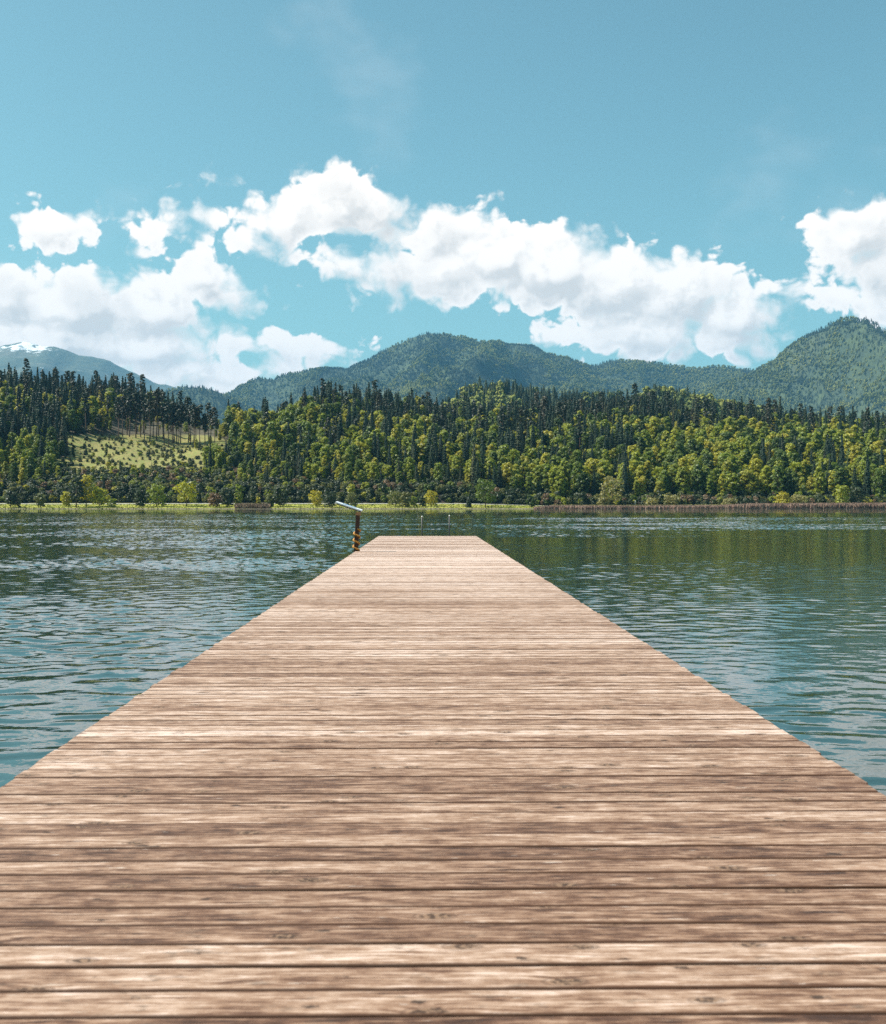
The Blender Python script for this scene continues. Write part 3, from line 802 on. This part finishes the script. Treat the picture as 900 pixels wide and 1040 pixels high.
# understory shrubs (uncountable brush) between embankment and forest, and over the clearing
def crown_only(V, Fc, mat): return mesh_from('shrub_crown', V, Fc, mat)
bsrc = []
for i, mt in enumerate((M_OLIVE, M_DARKLEAF, M_RUST, M_BROAD, M_DARKLEAF)):
    bsrc.append([crown_only(*SHV[i], mt)])
nb = 8200
bx = rng.uniform(-45, 945, nb); by_ = 452.5 + rng.random(nb)**1.6*135
bX = (bx-VX)/F*by_; bz = ground(bX, by_); bpy_ = pyof(bz, by_)
isc = in_clearing(bx, bpy_)
kp = np.where(isc, rng.random(nb) < .8, True) & ~((bx > 480) & (by_ < 452)) & np.where(by_ > 500, (rng.random(nb) < .5) | isc, True)
bx, by_, bX, bz, isc = bx[kp], by_[kp], bX[kp], bz[kp], isc[kp]
bs = np.where(isc, rng.uniform(.12, .62, len(bx)), rng.uniform(.45, 1.15, len(bx)))
bs = np.where(by_ < 454, bs*.8, bs)
bp = rng.choice([0, 1, 2, 3, 4], len(bx), p=[.18, .30, .12, .16, .24])
bp = np.where((by_ < 461) & (bx < 545), np.where((bp == 2) & (by_ < 456), 4, bp), bp)
bp = np.where(isc, rng.choice([1, 3, 4, 0], len(bx)), bp)
scatter('undergrowth', np.stack([bX, by_, bz-.15], -1), np.stack([bs, bs, bs*rng.uniform(.7, 1.2, len(bx))], -1), rng.uniform(0, 6.28, len(bx)), bp, bsrc)

# ================================================================== SHRUBS AND SMALL TREES ON THE BANK
BANK = [ # px, width, top, base, material, kind, label
 (13,15,498,517,'D','t','small dark-trunked round tree at the left end of the grassy bank'),
 (21,5,506,516,'O','s','thin olive sapling beside the small round tree at the left end of the bank'),
 (43,11,501,517,'O','s','mushroom-shaped olive bush alone on the grassy bank at far left'),
 (69,12,499,516,'B','s','light green bush at the left foot of the tallest bank cluster'),
 (79,16,482,517,'D','t','tall dark green tree forming the left side of the tallest bank cluster'),
 (89,15,481,517,'B','t','tall yellow-green tree forming the top of the tallest bank cluster'),
 (102,22,495,517,'B','s','wide bright green bush on the right of the tallest bank cluster'),
 (115,9,506,517,'B','s','low green bush at the right foot of the tallest bank cluster'),
 (144,15,497,517,'D','s','dark green bush left in the pair of bushes below the clearing'),
 (160,20,492,517,'B','s','bright green bush right in the pair of bushes below the clearing'),
 (190,23,489,517,'B','t','large round green tree on the bank with bright yellow-green top below the clearing'),
 (218,15,501,516,'R','s','brownish dome-shaped bush on the bank next to two green bushes'),
 (231,14,495,516,'D','s','dark green bush touching the brownish dome-shaped bush'),
 (243,11,491,516,'B','s','narrow bright green bush left of the small brown reed patch'),
 (263,6,504,511,'B','s','tiny green bush standing behind the small brown reed patch'),
 (275,11,502,516,'O','s','olive bush leaning on a dark bush right of the small reed patch'),
 (285,19,493,517,'D','s','dark dense bush right of the small brown reed patch'),
 (322,17,499,516,'B','s','green bush left of the two behind the tilted white board'),
 (335,19,500,517,'D','s','dark green bush just left of the tilted white board'),
 (357,17,500,516,'O','s','grey-olive bush seen right above the wooden post'),
 (402,19,499,516,'O','s','grey-green round bush in the group right of the post'),
 (412,13,500,516,'O','s','small grey-green bush merging with the grey-green round bush'),
 (420,10,504,516,'B','s','little round green bush midway between grey-green bushes and ladder'),
 (429,9,505,517,'D','s','little dark bush right behind the left ladder rail'),
 (438,16,498,516,'B','s','fresh green bush between the two ladder rails'),
 (476,9,504,517,'C','c','small dark conical evergreen left of the large yellow-green tree'),
 (493,24,487,517,'B','t','large yellow-green tree alone on the bank right of the ladder'),
 (539,10,503,516,'B','s','small round green bush where the brown reeds begin'),
 (614,14,505,512,'P','s','low pale green mound at the foot of the straw-coloured bush'),
 (622,25,484,513,'P','t','pale straw-coloured bushy tree at the forest edge above the reeds'),
 (671,10,498,512,'D','s','small dark bush on the pale mound above the reeds'),
 (664,18,507,512,'P','s','pale low mound of bushes left around the small dark bush'),
 (683,20,503,512,'P','s','pale low mound of bushes right of the small dark bush'),
 (742,16,507,512,'P','s','pale low bush on the reed bank between the mounds and bright bushes'),
 (797,18,500,512,'B','s','bright green low bush left of the pair above the thick reeds'),
 (812,18,503,512,'P','s','yellowish low bush right of the pair above the thick reeds'),
 (857,18,492,512,'B','s','round green bush left of a dark one near the right edge'),
 (872,16,493,512,'D','s','round dark bush near the right edge above the thick reeds'),
]
MATK = {'D': M_DARKLEAF, 'O': M_OLIVE, 'B': M_BROAD, 'R': M_RUST, 'P': M_PALE, 'C': M_SPRUCE}
TR_SH = trunk_mesh(2.6, .12, .8, M_BARK, 4)
bank_cache = {}
for i, (px, w, top, base, mk, kd, lab) in enumerate(BANK):
    Yb = 428 + (i*37 % 7) if px < 560 else 446 + (i*13 % 4)
    X = at(px, 0, Yb).x; z = float(ground(X, Yb))
    basez = z - .15; topz = at(px, top, Yb).z; h = topz - basez; W = w*Yb/F
    key = (mk, kd, i % 3)
    if kd == 'c':
        V, Fc = spruce_crown(h, W, .04, 14, .4); V = V/[1, 1, 1]; me = mesh_from('shrub_crown', V, Fc, M_SPRUCE)
    else:
        V, Fc = broad_crown(h, W*1.02, .04 if kd == 's' else .13, 18 if w > 10 else 10, 52, .52 if h > 6 else .42, i); me = mesh_from('shrub_crown', V, Fc, MATK[mk])
    root = empty({'c': 'evergreen', 's': 'bush', 't': 'small_tree'}[kd], (X, Yb, basez))
    tag(root, lab, {'c': 'evergreen', 's': 'bush', 't': 'tree'}[kd], 'bushes and small trees along the far bank')
    link('crown', me, root)
    tk = MB(); r = .16 if kd != 't' else .22
    tk.tube([(0,0,-.4), (.05,0,h*.3), (0,.05,h*.6)], [r, r*.8, r*.3], 7); tk.build('trunk', M_BARK, root, smooth=True)

# marker pole on the right bank
mp = at(645.7, 508, 447); mp.z = float(ground(mp.x, 447))
b = MB(); b.tube([(0,0,-.3), (0,0,2.1)], .09, 8); o = b.build('marker_pole', M_WHITECAP, None, mp, True)
tag(o, 'thin white marker pole on the bank right of the straw-coloured tree', 'pole')

# ================================================================== REEDS
def blades(name, n, xr, yr, hmin, hmax, stops, mask=None, wid=.16):
    px = rng.uniform(xr[0], xr[1], n); Yr = rng.uniform(yr[0], yr[1], n)
    X = (px-VX)/F*Yr; z = ground(X, Yr)
    h = rng.uniform(hmin, hmax, n)
    if mask is not None: h = h*mask(px)
    k = (h > .25); X, Yr, z, h = X[k], Yr[k], z[k], h[k]; n = len(X)
    a = rng.uniform(0, 6.28, n); dx, dy = np.cos(a)*wid, np.sin(a)*wid
    lx, ly = rng.uniform(-.22, .22, n)*h, rng.uniform(-.22, .22, n)*h
    z = np.maximum(z, 0) - .1
    V = np.stack([np.stack([X-dx, Yr-dy, z], -1), np.stack([X+dx, Yr+dy, z], -1), np.stack([X+lx+dx*.5, Yr+ly+dy*.5, z+h], -1), np.stack([X+lx-dx*.5, Yr+ly-dy*.5, z+h*.93], -1)], 1).reshape(-1, 3)
    m, t, bb = material(name + '_mat')
    gi = t.node('ShaderNodeNewGeometry').outputs['Random Per Island']
    t.put(bb.inputs['Base Color'], t.mix(t.ss(t.noise(geopos(t), .05, 3), .4, .6, 0, .5), t.ramp(gi, stops), (.16,.10,.07))); bb.inputs['Roughness'].default_value = .8
    o = link(name, mesh_from(name, V, np.arange(n*4).reshape(-1, 4), m)); tag(o, kind='stuff')
thick = lambda px: np.interp(px, [540, 560, 640, 730, 760, 950], [.25, .75, .7, .8, 1.25, 1.5])
blades('reeds', 42000, (542, 960), (418.5, 431), .9, 1.5, [(0,(.20,.11,.08)),(.5,(.36,.22,.17)),(1,(.45,.32,.22))], thick)
blades('reed_patch', 2600, (239, 274), (421, 430), .9, 1.7, [(0,(.20,.13,.08)),(1,(.34,.24,.15))])
blades('bank_grass', 9000, (-40, 560), (420, 446), .2, .4, [(0,(.18,.24,.025)),(1,(.36,.34,.05))], None, .2)
blades('bank_meadow', 12000, (560, 960), (432, 447), .3, .9, [(0,(.20,.19,.05)),(1,(.30,.26,.09))], None, .2)

# ================================================================== SECOND HILL AND MOUNTAINS
def mount_mat(name, base_d, base_l, rock, rockamt, snow=False):
    m, t, b = material(name)
    p = geopos(t); X, Y, Z = t.sep(p)[:3]
    n = t.noise(p, 1/60, 8, .68); n2 = t.noise(p, 1/420, 5, .6); n3 = t.noise(p, 1/14, 4, .7)
    c = t.mix(t.ss(t.m('ADD', t.m('MULTIPLY', n, .6), t.m('MULTIPLY', n3, .4)), .42, .60), base_d, base_l)
    c = t.mix(t.m('MULTIPLY', t.ss(n2, .52, .68), rockamt), c, rock)
    if snow:
        a = t.node('ShaderNodeAttribute', attribute_name='snow').outputs['Fac']
        s = t.m('ADD', a, t.m('MULTIPLY', t.m('SUBTRACT', t.noise(p, 1/60, 8, .8), .5), 4.5))
        c = t.mix(t.ss(s, .62, .70), c, (.85,.87,.9))
    t.put(b.inputs['Base Color'], c); b.inputs['Roughness'].default_value = .95
    t.put(b.inputs['Normal'], t.bump(n, .9, 14.))
    return m
def mountain(name, ridge, D, front, back, step, mat, spur=.22, spw=500., pw=1.15, off=0., warp=0, sw=0.):
    """heightfield whose crest line follows the measured ridge; spurs and gullies run down from it"""
    ridge = np.array(ridge, float)
    X0 = (ridge[0,0]-VX)/F*D; X1 = (ridge[-1,0]-VX)/F*D
    rx = (ridge[:,0]-VX)/F*D; rz = CAM.z + (HY - ridge[:,1] - off)/F*D
    xs = np.arange(X0, X1, step); ys = np.concatenate([np.arange(D-front, D+back*.15, step), np.arange(D+back*.15, D+back, step*4)])
    def zf(X, Y):
        zr = np.interp(X, rx, rz) + 0*Y
        zr = zr + (fbm(X/90+3, 0*X+9, 4)-.5)*D*.004
        s = np.where(Y < D, (D-Y)/front, (Y-D)/back)
        s = np.clip(s, 0, 1)
        prof = 1 - s**(1/pw) if pw < 1 else 1 - (1-(1-s)**pw)
        wx = X + sw*(D-Y) + 160*(fbm(X/700, Y/700, 3)-.5)*2
        sp = ridged(wx/spw, Y/(spw*2.6)+4, 5)
        amp = np.minimum(s*5, 1)*np.maximum(1-s, .0)
        z = zr*(prof + (sp-.62)*spur*amp*1.4)
        z = z + (fbm(X/120, Y/120, 4)-.5)*step*2.0*np.minimum(s*6, 1)
        return z
    o = grid(name, xs, ys, zf, mat); return o, zf, (X0, X1)
def cover(name, zf, xr, yr, D, dens, hmin, hmax, brd, lowt, mask=None, zfrac=None):
    n = int((xr[1]-xr[0])*(yr[1]-yr[0])*dens)
    X = rng.uniform(*xr, n); Y = rng.uniform(*yr, n); z = zf(X, Y)
    px = pxof(X, Y); py = pyof(z, Y)
    k = (px > -15) & (px < 915) & (py < 432) & (z > 5)
    if mask is not None: k &= mask(px, py, X, Y, z)
    X, Y, z, px, py = X[k], Y[k], z[k], px[k], py[k]
    pb = brd(px, py) + (fbm(X/130, Y/180, 3)-.5)*3.2
    isb = rng.random(len(X)) < pb
    h = rng.uniform(hmin, hmax, len(X))*np.where(isb, .8, 1)
    pick = np.where(isb, 3 + rng.integers(0, 3, len(X)), rng.integers(0, 3, len(X)))
    w = h*np.where(isb, 1.0, .9)
    scatter(name, np.stack([X, Y, z-.5], -1), np.stack([w, w, h], -1), rng.uniform(0, 6.28, len(X)), pick, lowt)
    return len(X)
# unit-height far trees
def far_sources():
    out = []
    for i in range(3):
        V = []; Fc = []; b = 0
        for (z0, z1, r) in ((.08, .55, .19), (.32, .78, .145), (.58, 1.0, .095)):
            n = 6
            for k in range(n):
                a0 = 2*math.pi*(k+rng.uniform(-.2,.2))/n; a1 = 2*math.pi*(k+1+rng.uniform(-.2,.2))/n; rr = r*rng.uniform(.8, 1.2)
                V += [(rr*math.cos(a0), rr*math.sin(a0), z0), (rr*math.cos(a1), rr*math.sin(a1), z0+.03), (0, 0, z1), (0, 0, z1)]
                Fc.append((b, b+1, b+2)); b += 4
        out.append([mesh_from('far_conifer', V, Fc, M_FARCON)])
    for i in range(3):
        V, Fc = broad_crown(1.0, .85, .1, 10, 14, .2, i)
        out.append([mesh_from('far_broadleaf', V, Fc, M_FARBRD)])
    return out
FAR = far_sources()

# second wooded hill
m2 = mount_mat('wooded_hill', (.03,.045,.02), (.09,.11,.035), (.14,.13,.07), .3)
h2, zf2, xr2 = mountain('wooded_hill', [(300,455),(380,430),(430,416),(460,411),(473,398),(490,393),(513,394),(547,401),(577,402),(600,404),(643,406),(657,399),(680,397),(700,402),(733,412),(790,424),(850,440)],
                        1150., 330., 400., 12., m2, .10, 200., 1.3, 2.)
cover('wooded_hill_forest', zf2, xr2, (900, 1250), 1150, .030, 8, 15, lambda px, py: .30 - .5*((px > 600) & (px < 740)), [[BR[0][0]], [BR[1][0]], [BR[2][0]]] and FAR)

# central range
RC = [(150,412),(190,412),(215,408),(232,399),(245,390),(260,383),(277,384),(288,378),(300,376),(320,372),(333,371),(353,373),(375,362),(400,350),(417,341),(433,336),(450,337),(473,339),(487,344),(500,344),
      (513,348),(540,349),(553,355),(565,357),(577,361),(600,368),(627,364),(643,364),(655,366),(667,367),(685,367),(700,371),(733,370),(767,374),(800,380),(850,395),(950,420)]
mc = mount_mat('forested_mountain', (.035,.055,.03), (.065,.09,.035), (.15,.15,.07), .2)
hc, zfc, xrc = mountain('central_mountain', RC, 5200., 2600., 1500., 22., mc, .62, 620., 1.1, 2.5, sw=.12)
# right peak
RR = [(640,420),(700,402),(740,385),(767,374),(780,366),(787,362),(800,352),(807,347),(820,339),(833,333),(845,326),(855,322),(862,320),(870,321),(878,325),(888,329),(900,331),(930,342),(980,352),(1060,385),(1150,400)]
hr, zfr, xrr = mountain('right_mountain', RR, 4000., 2100., 1500., 18., mc, .58, 520., 1.15, 3., sw=-.15)
# hill between the ranges, far left
RB = [(120,440),(160,402),(178,394),(190,392),(207,392),(220,396),(233,402),(250,410),(275,425),(320,440)]
hb, zfb, xrb = mountain('small_hill', RB, 4300., 900., 800., 20., mc, .18, 350., 1.1, 2.)
# far snow-streaked mountain
RL = [(-260,400),(-150,372),(-60,358),(0,352),(10,350),(18,349),(25,348),(32,349),(45,351),(60,354),(75,358),(90,361),(110,365),(130,375),(160,388),(185,395),(215,403),(260,420),(330,440)]
ml = mount_mat('far_mountain_slopes', (.05,.075,.045), (.10,.115,.065), (.24,.21,.17), .5, True)
hl, zfl, xrl = mountain('snowy_mountain', RL, 8800., 4200., 2500., 45., ml, .26, 1100., 1.2, 0.)
lv = np.empty(len(hl.data.vertices)*3); hl.data.vertices.foreach_get('co', lv); lv = lv.reshape(-1, 3)
lpx = pxof(lv[:,0], lv[:,1]); lpy = pyof(lv[:,2], lv[:,1])
sn = np.exp(-((lpx-29)/17)**2 - ((lpy-352)/7)**2)*.95 + .75*np.exp(-((lpx-44)/10)**2 - ((lpy-355)/3)**2) + .6*np.exp(-((lpx-58)/4)**2 - ((lpy-359)/2.5)**2) + .5*np.exp(-((lpx-5)/12)**2 - ((lpy-355)/4)**2)
sn = np.where(lv[:,1] > 8800, .4, sn)
sa = hl.data.attributes.new('snow', 'FLOAT', 'POINT'); sa.data.foreach_set('value', sn.astype(np.float32))

def clearings(px, py, X, Y, z): return (fbm(X/210+5, Y/210+2, 4) < .64) | (rng.random(len(X)) < .5)
cover('central_mountain_forest', zfc, xrc, (3300, 5260), 5200, .019, 8, 14, lambda px, py: .36 + .0*px + .004*np.clip(py-360, 0, 60), FAR, clearings)
cover('right_mountain_forest', zfr, xrr, (2400, 4060), 4000, .023, 8, 14, lambda px, py: np.clip(.10 + (py-338)*.012, .05, .75), FAR, clearings)
cover('small_hill_forest', zfb, xrb, (3500, 4360), 4300, .018, 8, 14, lambda px, py: .3 + 0*px, FAR)

# valley floor out to the horizon so nothing is open behind the hills
vm = simple('valley_grass', (.07,.09,.035), .95, 0, .3, .01)
tag(link('ground', mesh_from('ground', [(-7400,900,-.5),(7400,900,-.5),(7400,11800,-.5),(-7400,11800,-.5)], [(0,1,2,3)], vm)), kind='structure')
bed = simple('lake_bed', (.06,.07,.045), .95, 0, .3, .2)
tag(link('lake_bed', mesh_from('lake_bed', [(-2600,-320,-1.9),(2600,-320,-1.9),(2600,1000,-1.9),(-2600,1000,-1.9)], [(0,1,2,3)], bed)), kind='structure')

# ================================================================== HAZE
def build_haze(dens):
    b = MB(); b.box((0, 5600, 700), (15000, 12400, 1406)); 
    m = bpy.data.materials.new('haze_air'); m.use_nodes = True
    nt = m.node_tree; nt.nodes.clear(); o = nt.nodes.new('ShaderNodeOutputMaterial'); v = nt.nodes.new('ShaderNodeVolumePrincipled')
    v.inputs['Color'].default_value = (.22, .60, 1.0, 1); v.inputs['Density'].default_value = dens; v.inputs['Anisotropy'].default_value = .0
    nt.links.new(v.outputs[0], o.inputs['Volume'])
    ob = b.build('haze', m); tag(ob, kind='stuff')
build_haze(5.6e-5)

# ================================================================== CAMERA / RENDER
cd = bpy.data.cameras.new('camera'); cam = bpy.data.objects.new('camera', cd); col.objects.link(cam); sc.camera = cam
cd.sensor_fit = 'VERTICAL'; cd.sensor_height = 24.0; cd.lens = 24.0*F/1040.0
cd.clip_start = .05; cd.clip_end = 40000
yaw = math.atan((CX-VX)/F); pitch = math.atan((CY-HY)/F)
cam.location = CAM; cam.rotation_euler = (R(90)-pitch, 0, -yaw)
cd.dof.use_dof = True; cd.dof.focus_distance = 14.0; cd.dof.aperture_fstop = cd.lens/1000/.0065
vs_ = sc.view_settings; sc.display_settings.display_device = 'sRGB'
vs_.view_transform = 'Standard'; vs_.look = 'None'; vs_.gamma = 1; vs_.exposure = .72; vs_.use_curve_mapping = False
sc.render.engine = 'CYCLES'; cy = sc.cycles
cy.max_bounces = 6; cy.diffuse_bounces = 2; cy.glossy_bounces = 3; cy.transmission_bounces = 3; cy.transparent_max_bounces = 8; cy.volume_bounces = 0
cy.use_denoising = False; cy.denoiser = 'OPENIMAGEDENOISE'; cy.denoising_prefilter = 'ACCURATE'
cy.use_adaptive_sampling = True; cy.adaptive_threshold = .01
cy.sample_clamp_indirect = 6; cy.caustics_reflective = False; cy.caustics_refractive = False
cy.volume_max_steps = 64
